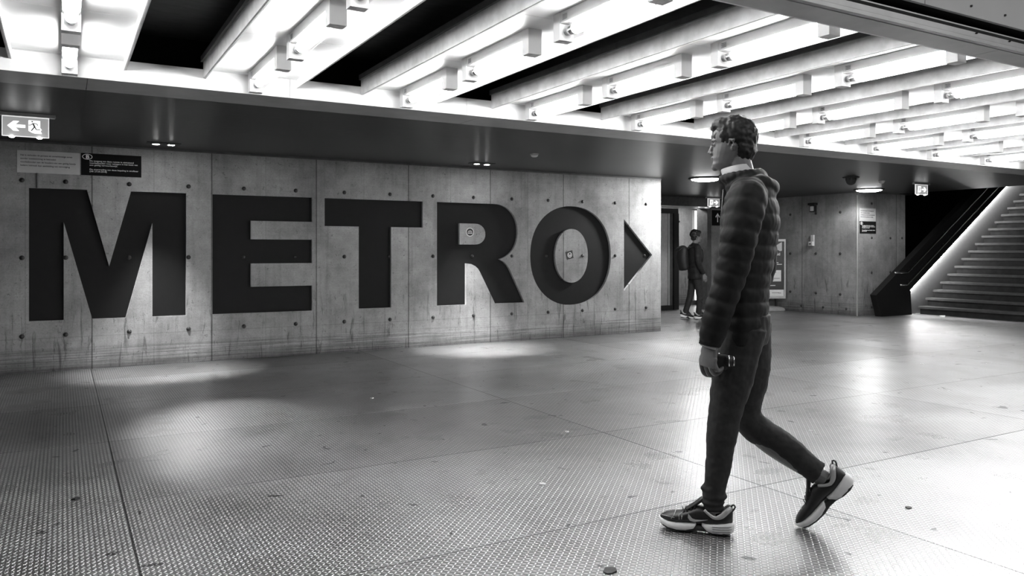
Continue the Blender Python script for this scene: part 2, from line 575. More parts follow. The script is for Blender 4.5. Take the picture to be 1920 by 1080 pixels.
# ---- low soffit (dark boards) and its pale metal edge
bm = bmn(); box(bm, -6, 14.8, 6.42, 12.7, SZ, SZ + .12); struct('ceiling_soffit', bm, 'soffit')
bm = bmn(); box(bm, 14.8, 15.3, 9.86, 12.7, SZ, SZ + .12); struct('ceiling_soffit_return', bm, 'soffit')
bm = bmn()
for i in range(7):
    x0 = -6 + i * 3.0 + .15; box(bm, x0, x0 + 2.996, 5.985, 6.42, SZ - .004, SZ + .02)
struct('trim_5', bm, 'fascia')
bm = bmn()
for i in range(14):
    x0 = -6 + i * 1.5; box(bm, x0, x0 + 1.497, 5.97, 5.985, SZ - .004, 2.6)
struct('trim_6', bm, 'white')
bm = bmn(); box(bm, -6, 15, 6.2, 6.25, 2.60, 3.0); struct('trim_7', bm, 'void')
bm = bmn(); box(bm, -6, 15, 5.985, 6.2, 2.592, 2.60); struct('trim_8', bm, 'void')
# ceiling above the channels
bm = bmn(); box(bm, -6, 15, 2.5, 6.2, 2.86, 2.9); struct('ceiling', bm, 'plenum')

# ---- bulkhead over the camera: pale underside, stepped trims, black slot, cladding
bm = bmn()
for i in range(7):
    x0 = -6 + i * 3.05 + 1.56; box(bm, x0, x0 + 3.046, 2.50, 2.66, SZ - .002, SZ + .012)
tr9 = struct('trim_9', bm, 'fascia')
bm = bmn(); box(bm, -6, 16.5, 2.66, 2.672, SZ - .002, 2.6); struct('trim_10', bm, 'white')
bm = bmn(); box(bm, -6, 16.5, 2.47, 2.50, SZ + .002, SZ + .022); box(bm, -6, 16.5, 2.485, 2.5, SZ + .03, SZ + .05); box(bm, -6, 16.5, 2.49, 2.6, SZ + .012, SZ + .062)
struct('trim_11', bm, 'fascia')
bm = bmn(); box(bm, -6, 16.5, 2.56, 2.6, SZ + .062, 2.86); struct('trim_12', bm, 'void')
bm = bmn(); box(bm, -6, 16.5, 2.50, 2.55, SZ + .085, SZ + .092); struct('trim_13', bm, 'fascia')
bm = bmn()
for i in range(16):
    x0 = 5.3 - 8 * 1.35 + i * 1.35 - .02
    box(bm, x0, x0 + 1.344, 2.46, 2.48, SZ + .13, 3.6)
bh = struct('wall_bulkhead', bm, 'panelgrey')
bm = bmn(); box(bm, -6, 16.5, 2.48, 2.56, SZ + .13, 3.6); struct('wall_bulkhead_backing', bm, 'void')
for i in range(9):
    x = 4.35 + i * .34
    cb = bmn(); cyl(cb, (x, 2.462, SZ + .185), (x, 2.452, SZ + .185), .007, .006, 10); obj('screw', cb, 'black', bh)
    cb = bmn(); cyl(cb, (x + .1, 2.49, SZ + .055), (x + .1, 2.478, SZ + .055), .005, .004, 8); obj('rivet', cb, 'black', bh)

# unlit shell that closes the place
bm = bmn(); box(bm, 15.2, 26, 13.0, 13.2, 0, 6); box(bm, 25.8, 26, -5, 13, 0, 6); struct('wall_far', bm, 'void')
bm = bmn(); box(bm, 15.35, 16.4, 12.93, 12.97, 2.02, 2.04); struct('trim_14', bm, 'greysteel')
bm = bmn(); box(bm, -6.2, -6, -5, 13, 0, 6); struct('wall_left', bm, 'conc_y')
bm = bmn(); box(bm, -6, 26, -5.2, -5, 0, 6); struct('wall_rear', bm, 'panelgrey')
bm = bmn(); box(bm, -6.2, 26.2, -5.2, 2.45, 4.0, 4.2); struct('ceiling_hall', bm, 'offwhite')
bm = bmn(); box(bm, 14.8, 26.2, 6.0, 13.2, 5.0, 5.2); struct('ceiling_stairwell', bm, 'void')

# ------------------------------------------------------------------ ceiling light channels and their tube lights
ORD = ['first', 'second', 'third', 'fourth', 'fifth', 'sixth', 'seventh', 'eighth', 'ninth', 'tenth', 'eleventh']
PITCH = 1.18
tw = .66


def make_trough():
    t = empty('light_channel', (0, 0, SZ))
    Y0, Y1 = 2.672, 5.97
    bm = bmn()
    for a, b_ in ((Y0, 3.68), (3.684, 4.82), (4.824, 5.90), (5.905, Y1)):
        box(bm, -tw / 2, tw / 2, a, b_, .135, .145)
    obj('channel_panel', bm, 'white', t)
    for s in (-1, 1):
        x = s * tw / 2
        bm = bmn(); box(bm, min(x, x - s * .006), max(x, x - s * .006), Y0, Y1, .072, .135); obj('inner_fin', bm, 'white', t)
        bm = bmn(); box(bm, min(x, x + s * .012), max(x, x + s * .012), Y0, Y1, .075, .19); obj('outer_fin', bm, 'shadewhite', t)
        bm = bmn(); box(bm, min(x, x + s * .03), max(x, x + s * .03), Y0, Y1, .19, .23); obj('carrier_rail', bm, 'greysteel', t)
    return t


FL = .875


def make_fixture():
    """tube light hanging from z=0 downwards, centred in x, far end at y=FL"""
    t = empty('tube_light', (0, 0, 0))
    bm = bmn(); box(bm, -.043, .043, .07, FL - .06, -.062, 0); obj('housing', bm, 'offwhite', t, .004)
    bm = bmn(); box(bm, -.046, .046, 0, .075, -.150, 0); box(bm, -.012, .012, .02, .05, -.152, -.149); obj('end_cap', bm, 'offwhite', t, .007)
    bm = bmn(); box(bm, -.046, .046, FL - .065, FL, -.150, 0); box(bm, -.012, .012, FL - .05, FL - .02, -.152, -.149); obj('end_cap', bm, 'offwhite', t, .007)
    bm = bmn()
    prof = [(-.041, -.062), (-.041, -.115), (-.034, -.135), (-.018, -.145), (.018, -.145), (.034, -.135), (.041, -.115), (.041, -.062)]
    for (a, b_), (c, d_) in zip(prof, prof[1:]):
        v = [bm.verts.new(q) for q in ((a, .075, b_), (c, .075, d_), (c, FL - .065, d_), (a, FL - .065, b_))]
        bm.faces.new(v)
    obj('clear_cover', bm, 'clear', t)
    bm = bmn(); cyl(bm, (0, .10, -.10), (0, FL - .15, -.10), .030, n=16); obj('lamp_tube', bm, 'tube', t, smooth=True)
    bm = bmn(); cyl(bm, (0, .076, -.10), (0, .10, -.10), .028, n=16); obj('lamp_socket', bm, 'chrome', t, smooth=True)
    bm = bmn(); cyl(bm, (0, FL - .15, -.10), (0, FL - .066, -.10), .028, .022, n=16); obj('lamp_socket', bm, 'chrome', t, smooth=True)
    bm = bmn()
    x = -.0435
    box(bm, x - .0006, x, FL - .135, FL - .085, -.050, -.016)
    obj('rating_label', bm, 'signgrey', t)
    bm = bmn()
    for i in range(5):
        box(bm, x - .0012, x - .0006, FL - .13, FL - .09 - .006 * (i % 2), -.046 + i * .006, -.0435 + i * .006)
    obj('label_print', bm, 'print_dark', t)
    return t


def copy_tree(o, parent=None):
    c = o.copy(); COL.objects.link(c); c.parent = parent
    for ch in list(o.children): copy_tree(ch, c)
    return c


troughs = [make_trough()]; fixt = [make_fixture()]
for i in range(1, 11): troughs.append(copy_tree(troughs[0]))
for i in range(1, 33): fixt.append(copy_tree(fixt[0]))
ends = ['at the soffit end of', 'in the middle of', 'at the bulkhead end of']
for i in range(11):
    cx = -.29 + PITCH * i + tw / 2
    troughs[i].location = (cx, 0, SZ)
    tag(troughs[i], 'white light channel, %s from the left across the dark ceiling' % ORD[i], 'ceiling channel', 'white ceiling light channels')
    for j, y in enumerate((5.01, 3.885, 2.745)):
        f = fixt[i * 3 + j]; f.location = (cx, y, SZ + .135)
        tag(f, 'lit tube light %s the %s ceiling channel from the left' % (ends[j], ORD[i]), 'tube light', 'tube lights in the ceiling channels')

# ------------------------------------------------------------------ spots, discs, small ceiling devices


def downlight(x, y, label, aim):
    t = empty('twin_downlight', (x, y, SZ), 0, label, 'ceiling spotlight', 'twin spotlights along the METRO wall')
    bm = bmn(); box(bm, -.17, .17, -.075, .075, -.006, 0); obj('trim_plate', bm, 'black', t, .002)
    for dx in (-.075, .075):
        bm = bmn(); tube(bm, [(dx, 0, -.002), (dx, 0, -.016)], [.058, .054], 20); rg = obj('lamp_ring', bm, 'greysteel', t, smooth=True)
        bm = bmn(); ball(bm, (dx, 0, -.012), .043, .043, .008, 16); obj('lamp_lens', bm, 'spotlens', rg, smooth=True)
    spot('spot_beam', (x - .06, y, SZ - .04), aim[0], aim[2], 52, 1.)
    spot('spot_beam', (x + .06, y, SZ - .04), aim[1], aim[3], 27, 1.)


downlight(.95, 9.2, 'twin spotlight in the soffit above the end of letter M', ((.95, 9.25, 0), (1.2, 6.05, 0), 260, 90))
downlight(4.83, 9.17, 'twin spotlight in the soffit above the letter R', ((4.83, 9.25, 0), (5.1, 6.3, 0), 260, 40))


def disc(x, y, label, power):
    t = empty('disc_light', (x, y, SZ), 0, label, 'ceiling light', 'round disc lights under the soffit')
    bm = bmn(); cyl(bm, (0, 0, 0), (0, 0, -.018), .27, n=40); obj('rim', bm, 'black', t)
    bm = bmn(); tube(bm, [(0, 0, -.018), (0, 0, -.03), (0, 0, -.045)], [.225, .215, .15], 40); obj('diffuser', bm, 'disc', t, smooth=True)
    spot('disc_beam', (x, y, SZ - .06), (x, y, 0), power, 158, .12, .18)


disc(8.93, 9.26, 'round lit disc light beyond the end of the METRO wall', 60)
spot('disc_beam', (8.93, 9.20, SZ - .08), (7.9, 9.7, 1.3), 130, 110, .5, .15)  # extra spot added at the disc to brighten the wall end
disc(13.2, 9.37, 'round lit disc light beside the concrete corner', 45)


def dome(x, y):
    t = empty('dome_camera', (x, y, SZ), 0, 'black dome camera under the soffit above the concrete corner', 'security camera')
    bm = bmn(); cyl(bm, (0, 0, 0), (0, 0, -.015), .13, .12, 28); obj('ceiling_plate', bm, 'black', t)
    bm = bmn(); cyl(bm, (0, 0, -.015), (0, 0, -.06), .085, .08, 28); obj('collar', bm, 'black', t)
    bm = bmn(); ball(bm, (0, 0, -.06), .075, .075, .07, 24); obj('dome', bm, 'rubber', t, smooth=True)


dome(10.78, 7.97)
for x, y, lab in ((11.8, 8.14, 'small white smoke detector near the black dome camera'), (4.9, 7.95, 'small white smoke detector on the soffit above letter O')):
    t = empty('smoke_detector', (x, y, SZ), 0, lab, 'smoke detector')
    bm = bmn(); cyl(bm, (0, 0, 0), (0, 0, -.012), .052, n=20); obj('detector_base', bm, 'offwhite', t)
    bm = bmn(); tube(bm, [(0, 0, -.012), (0, 0, -.03), (0, 0, -.042)], [.045, .042, .025], 20); obj('detector_cap', bm, 'offwhite', t, smooth=True)


def exit_sign(x, y, flip, label):
    t = empty('exit_sign', (x, y, SZ), 0, label, 'exit sign', 'lit exit signs under the soffit')
    s = -1 if flip else 1
    bm = bmn(); box(bm, -.22, .22, -.022, .022, -.022, 0); box(bm, -.215, .215, -.027, .027, -.030, -.022); obj('ceiling_bracket', bm, 'alu', t, .002)
    bm = bmn(); box(bm, -.165, .165, -.006, .006, -.195, -.030); pn = obj('sign_panel', bm, 'signglow', t)
    bm = bmn()
    box(bm, -.171, -.165, -.008, .008, -.20, -.03); box(bm, .165, .171, -.008, .008, -.20, -.03)
    box(bm, -.165, .165, -.008, .008, -.201, -.195); box(bm, -.165, .165, -.008, .008, -.036, -.030); obj('sign_edge', bm, 'signedge', t)

    def mp(u, v, d): return (s * u, -.0065 - d, v)
    cz = -.112
    bm = bmn()
    arrow = [(-.132, cz), (-.088, cz + .042), (-.046, cz + .042), (-.072, cz + .013), (-.003, cz + .013), (-.003, cz - .013), (-.072, cz - .013), (-.046, cz - .042), (-.088, cz - .042)]
    prism(bm, arrow, mp, 0, .001)
    door = [(.02, cz + .055), (.105, cz + .055), (.105, cz - .005), (.118, cz - .022), (.108, cz - .03), (.118, cz - .055), (.065, cz - .055), (.045, cz - .05), (.02, cz - .035)]
    prism(bm, door, mp, 0, .001)
    obj('symbol', bm, 'signwhite', t)
    bm = bmn()

    def stroke(a, b_, wd):
        a = Vector(a); b_ = Vector(b_); q = (b_ - a).normalized(); n = Vector((-q.y, q.x)) * wd
        prism(bm, [tuple(a + n), tuple(b_ + n), tuple(b_ - n), tuple(a - n)], mp, .001, .002)
    prism(bm, [(.047 + .006 * math.cos(i * PI / 5), cz + .044 + .006 * math.sin(i * PI / 5)) for i in range(10)], mp, .001, .002)
    for a, b_, wd in (((.052, cz + .03), (.066, cz - .002), .006), ((.052, cz + .03), (.038, cz + .016), .003), ((.038, cz + .016), (.021, cz + .014), .003),
                      ((.055, cz + .03), (.08, cz + .028), .003), ((.08, cz + .028), (.088, cz + .014), .003), ((.064, cz), (.04, cz - .034), .004),
                      ((.066, cz), (.077, cz - .022), .004), ((.077, cz - .022), (.105, cz - .022), .003)):
        stroke(a, b_, wd)
    obj('running_figure', bm, 'greysteel', t)
    for x_ in (-.1, .1):
        bm = bmn(); ball(bm, (x_, 0, -.203), .022, .022, .010, 14); obj('emergency_lamp', bm, 'signlamp', t, smooth=True)


exit_sign(-.27, 7.79, False, 'lit exit sign with an arrow pointing left, above the letter M')
exit_sign(12.75, 8.05, True, 'lit exit sign with an arrow pointing right, beside the staircase')
exit_sign(12.24, 12.45, True, 'small bright exit sign in front of the far doorway header')

# ------------------------------------------------------------------ notices, stickers, fittings on the concrete


def notice(name, x0, z0, w_, h_, y, dark, label, sx=1.):
    t = empty(name, (x0, y, z0), 0, label, 'notice')
    boxobj('board', (0, w_, -.006, 0, 0, h_), 'signblack' if dark else 'signgrey', t)
    bm = bmn()

    def mp(u, v, d): return (u, -.0065 - d * .5, v)
    if dark:
        k = h_ / .235
        lines = ['De toegang tot deze ruimte is uitsluitend', 'voorbehouden voor reizigers in het bezit van', 'een geldig vervoerbewijs.', None,
                 'De overtreding van deze bepaling is strafbaar', '(AR 27.04.2018)']
        ws = [.73, .80, .46, 0, .81, .28]
        z = .148 * k
        for ln, q in zip(lines, ws):
            if ln: text_bm(bm, ln, .022 * k, mp, w_ * .135, z, .0001, width=w_ * q)
            z -= .0225 * k
    else:
        k = h_ / .235
        for i, (ln, q) in enumerate((("Het is verboden de gemene en onrechtmatige zones", .82), ('zonder toestemming te betreden', .56),
                                     ('voorbehouden aan de houders van een geldig bewijs', .88), ('Iedere inbreuk kan aanleiding tot vervolging', .78))):
            text_bm(bm, ln, .024 * k, mp, w_ * .05, (.178 - i * .036) * k, .0004, width=w_ * q)
    obj('print', bm, 'print_light' if dark else 'print_dark', t)
    if dark:
        bm = bmn(); cx, cz = w_ * .10, h_ * .84
        ra, rb = .05 * w_ / .6, .03 * h_ / .235
        n = 28
        for i in range(n):
            a0, a1 = 2 * PI * i / n, 2 * PI * (i + 1) / n
            prism(bm, [(cx + ra * math.cos(a0), cz + rb * math.sin(a0)), (cx + ra * math.cos(a1), cz + rb * math.sin(a1)),
                       (cx + ra * .86 * math.cos(a1), cz + rb * .82 * math.sin(a1)), (cx + ra * .86 * math.cos(a0), cz + rb * .82 * math.sin(a0))], mp, 0, .001)
        text_bm(bm, 'B', rb * 1.75, mp, cx - ra * .32, cz - rb * .6, .0018, width=ra * .68)
        obj('oval_emblem', bm, 'print_light', t)


notice('notice_board', -.413, 2.12, .579, .235, WY - .001, False, 'pale notice of dark lines above the M, next to the black notice')
notice('notice_board', .176, 2.12, .594, .24, WY - .001, True, 'black notice with an oval B emblem, above the letter M')
notice('notice_board', 13.72, 1.89, .50, .26, PY - .001, False, 'pale notice on the concrete corner, over the black one')
notice('notice_board', 13.72, 1.645, .51, .24, PY - .001, True, 'black notice with white lines on the concrete corner, by the stairs')
boxobj('x', (0, .001, 0, .001, 0, .001), 'alu')
bpy.data.objects.remove(bpy.data.objects['x'])
bm = bmn(); cyl(bm, (-.231, WY - .012, 1.962), (-.231, WY - .012, 2.12), .008, n=8); tag(obj('conduit', bm, 'greysteel'), 'thin pale conduit below the pale notice above the M', 'pipe')
# stickers
t = empty('round_sticker', (4.917, WY - .0005, 1.556), 0, 'small round black and white sticker in the bowl of the R', 'sticker')
bm = bmn(); cyl(bm, (0, 0, 0), (0, -.002, 0), .062, n=28); obj('backing', bm, 'paper', t)
bm = bmn(); cyl(bm, (0, -.002, 0), (0, -.003, 0), .050, n=28); obj('print', bm, 'print_dark', t)
bm = bmn()


def mps(u, v, d): return (u, -.003 - d, v)


prism(bm, [(-.036, -.022), (.036, -.022), (.036, -.014), (-.036, -.014)], mps, 0, .001)
for rr in (.034, .018):
    for i in range(8):
        a0, a1 = PI * i / 8, PI * (i + 1) / 8
        prism(bm, [(rr * math.cos(a0), -.01 + rr * math.sin(a0)), (rr * math.cos(a1), -.01 + rr * math.sin(a1)),
                   ((rr - .006) * math.cos(a1), -.01 + (rr - .006) * math.sin(a1)), ((rr - .006) * math.cos(a0), -.01 + (rr - .006) * math.sin(a0))], mps, 0, .001)
obj('emblem', bm, 'print_light', t)
t = empty('square_sticker', (6.593, WY - .0005, 1.234), 0, 'small tilted square black sticker inside the letter O', 'sticker')
a = R(12); ca, sa = math.cos(a), math.sin(a)


def mpr(u, v, d): return (u * ca - v * sa, -d, u * sa + v * ca)


bm = bmn(); prism(bm, [(-.06, -.06), (.06, -.06), (.06, .06), (-.06, .06)], mpr, 0, .002); obj('backing', bm, 'print_dark', t)
bm = bmn()
for rr, q in ((.040, 1.9), (.02, 1.6)):
    for i in range(12):
        a0, a1 = PI * .6 + q * PI * i / 12, PI * .6 + q * PI * (i + 1) / 12
        prism(bm, [(rr * math.cos(a0), rr * math.sin(a0)), (rr * math.cos(a1), rr * math.sin(a1)),
                   ((rr - .009) * math.cos(a1), (rr - .009) * math.sin(a1)), ((rr - .009) * math.cos(a0), (rr - .009) * math.sin(a0))], mpr, .002, .003)
obj('emblem', bm, 'print_light', t)
# arrow panel on the far wall
t = empty('arrow_sign', (12.45, 12.712, 1.86), 0, 'black sign with a white arrow pointing up on the far wall', 'sign')
boxobj('board', (0, .56, -.012, 0, 0, .34), 'signblack', t)
bm = bmn()


def mpa(u, v, d): return (u, -.0125 - d, v)


prism(bm, [(.146, .075), (.17, .075), (.17, .26), (.146, .26)], mpa, 0, .001)
for s in (-1, 1):
    prism(bm, [(.158, .275), (.158 + s * .07, .195), (.158 + s * .05, .175), (.158, .24)], mpa, .0012, .002)
prism(bm, [(.31, .07), (.316, .07), (.316, .28), (.31, .28)], mpa, 0, .001)
obj('arrow', bm, 'print_light', t)
# wall lamp and button box on the pillar flank
t = empty('wall_lamp', (PX, 10.97, 2.13), 0, 'small emergency lamp high on the concrete side wall', 'wall lamp')
boxobj('bracket', (-.10, 0, -.09, .09, .12, .17), 'black', t, .008)
boxobj('lamp_body', (-.07, 0, -.065, .065, -.02, .12), 'black', t, .006)
boxobj('lamp_window', (-.076, -.07, -.045, .045, 0, .10), 'paper', t, .002)
t = empty('intercom', (PX, 11.0, 1.40), 0, 'small pale button box at hand height on the concrete side wall', 'switch box')
boxobj('back_box', (-.03, 0, -.04, .04, 0, .23), 'offwhite', t, .004)
boxobj('push_unit', (-.09, -.03, -.05, .05, .0, .09), 'offwhite', t, .006)
boxobj('button', (-.096, -.09, -.02, .02, .03, .06), 'greysteel', t, .002)

# ------------------------------------------------------------------ poster stand


def poster():
    D = 16.75; r = (1437 - 960) / 1460
    X = D * (.5 + .866 * r); Y = D * (.866 - .5 * r)
    t = empty('poster_stand', (X, Y, 0), R(-22), 'framed information poster on a low stand by the concrete wall', 'poster stand')
    bm = bmn()
    prof = [(.30, 0), (.31, .03), (.29, .07), (.20, .10), (.08, .115)]
    rings = [ring(Vector((0, 0, z)), Vector((q * 1.35, 0, 0)), Vector((0, q * .75, 0)), 36) for q, z in prof]
    loft(bm, rings); obj('stand_base', bm, 'base', t, smooth=True)
    for x in (-.22, .22):
        bm = bmn(); box(bm, x - .02, x + .02, -.02, .02, .08, .30); obj('post', bm, 'black', t)
    W, Z0, Z1 = .43, .27, 1.55
    bm = bmn()
    box(bm, -W, W, -.025, .025, Z1 - .05, Z1); box(bm, -W, W, -.025, .025, Z0, Z0 + .05)
    box(bm, -W, -W + .035, -.028, .028, Z0 + .05, Z1 - .05); box(bm, W - .035, W, -.028, .028, Z0 + .05, Z1 - .05)
    obj('frame', bm, 'alu', t, .004)
    boxobj('poster_sheet', (-W + .035, W - .035, -.008, .008, Z0 + .05, Z1 - .05), 'poster', t)

    def mp(u, v, d): return (u, -.0085 - d, v)
    bm = bmn()
    prism(bm, [(.0, .64), (.33, .64), (.33, .88), (.0, .88)], mp, 0, .001)
    prism(bm, [(-.39, .325), (.39, .325), (.39, .46), (-.39, .46)], mp, 0, .001)
    obj('white_field', bm, 'paper', t)
    bm = bmn()
    text_bm(bm, 'elijkheid', .085, mp, .31, 1.20, .001, 'RIGHT'); text_bm(bm, 'ument', .085, mp, .20, 1.12, .001, 'RIGHT')
    for z, x0, x1 in ((1.035, -.3, .27), (1.0, -.3, .35), (.945, -.3, .08), (.545, -.1, .2)):
        prism(bm, [(x0, z), (x1, z), (x1, z + .014), (x0, z + .014)], mp, 0, .001)
    prism(bm, [(-.03, 1.30), (.06, 1.30), (.06, 1.40), (-.03, 1.40)], mp, 0, .001)
    obj('poster_print', bm, 'print_light', t)
    bm = bmn()
    for z, x0, x1 in ((.83, -.0, .22), (.785, .02, .16), (.70, .02, .3), (.665, .02, .17), (.39, .1, .28), (.385, .24, .33)):
        prism(bm, [(x0 + .02, z), (x1, z), (x1, z + .01), (x0 + .02, z + .01)], mp, .001, .002)
    obj('poster_small_print', bm, 'print_dark', t)
    bm = bmn()
    prism(bm, [(.16, 1.38), (.35, 1.49), (.35, 1.30), (.30, 1.29)], mp, 0, .0006)
    prism(bm, [(.04, 1.49), (.12, 1.49), (.075, 1.40)], mp, 0, .0006)
    obj('poster_graphic', bm, 'signgrey', t)


poster()

# ------------------------------------------------------------------ staircase, parapet, rails, LED
SX, RUN, RISE = 15.24, .2575, .1635
st = empty('staircase', (SX, 9.7, 0), 0, 'pale stone staircase climbing beyond the concrete block', 'stairs')
for k in range(20):
    x = RUN * k; z = RISE * (k + 1) - .004
    s = empty('step', (0, 0, 0)); s.parent = st
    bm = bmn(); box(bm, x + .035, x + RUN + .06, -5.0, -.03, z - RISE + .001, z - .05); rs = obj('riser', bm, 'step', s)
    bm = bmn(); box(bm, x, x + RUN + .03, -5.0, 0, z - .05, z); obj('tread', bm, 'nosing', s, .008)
# parapet: black clad wall whose foot leans back; pale skirting wall below it
slope = .635
t = empty('stair_parapet', (13.8, 9.65, 0), 0, 'black angular parapet along the foot of the staircase', 'parapet')
L_ = 6.2
bm = bmn()
pts = [(.18, 0), (1.17, 0), (1.12, .50), (1.12 + L_, .50 + slope * L_), (.02 + L_, .43 + slope * L_), (.02, .43)]
prism(bm, pts, lambda u, v, d: (u, d, v), 0, .14); obj('cladding', bm, 'void', t, .004)
bm = bmn()
prism(bm, [(1.17, 0), (7.3, 0), (7.3, .46 + slope * 6.17), (1.13, .46)], lambda u, v, d: (u, d, v), .125, .2); obj('lower_wall', bm, 'skirt', t)
bm = bmn()
prism(bm, [(1.18, .478), (1.18 + L_, .478 + slope * L_), (1.18 + L_, .494 + slope * L_), (1.18, .494)], lambda u, v, d: (u, d, v), .04, .10)
tag(obj('light_strip', bm, 'led', t))


def rail(name, pts, label):
    t = empty(name, pts[0], 0, label, 'handrail', 'handrails on the black parapet')
    o = Vector(pts[0])
    bm = bmn(); tube(bm, [Vector(p) - o for p in pts], .018, 12); obj('rail', bm, 'chrome', t, smooth=True)
    a, b_ = Vector(pts[1]), Vector(pts[2])
    for k in range(5):
        q = a.lerp(b_, .03 + .2 * k) - o
        bm = bmn(); tube(bm, [q + Vector((0, 0, -.012)), q + Vector((0, .02, -.05)), q + Vector((0, 9.652 - pts[0][1], -.05))], .007, 8); obj('bracket', bm, 'black', t, smooth=True)


rail('handrail', [(14.27, 9.56, .862), (14.68, 9.56, .862), (14.68 + 6, 9.56, .862 + 6 * slope)], 'upper steel handrail on the black stair parapet')
rail('handrail', [(14.44, 9.56, .618), (14.66, 9.56, .618), (14.66 + 6, 9.56, .618 + 6 * slope)], 'lower steel handrail on the black stair parapet')

# ------------------------------------------------------------------ shoes


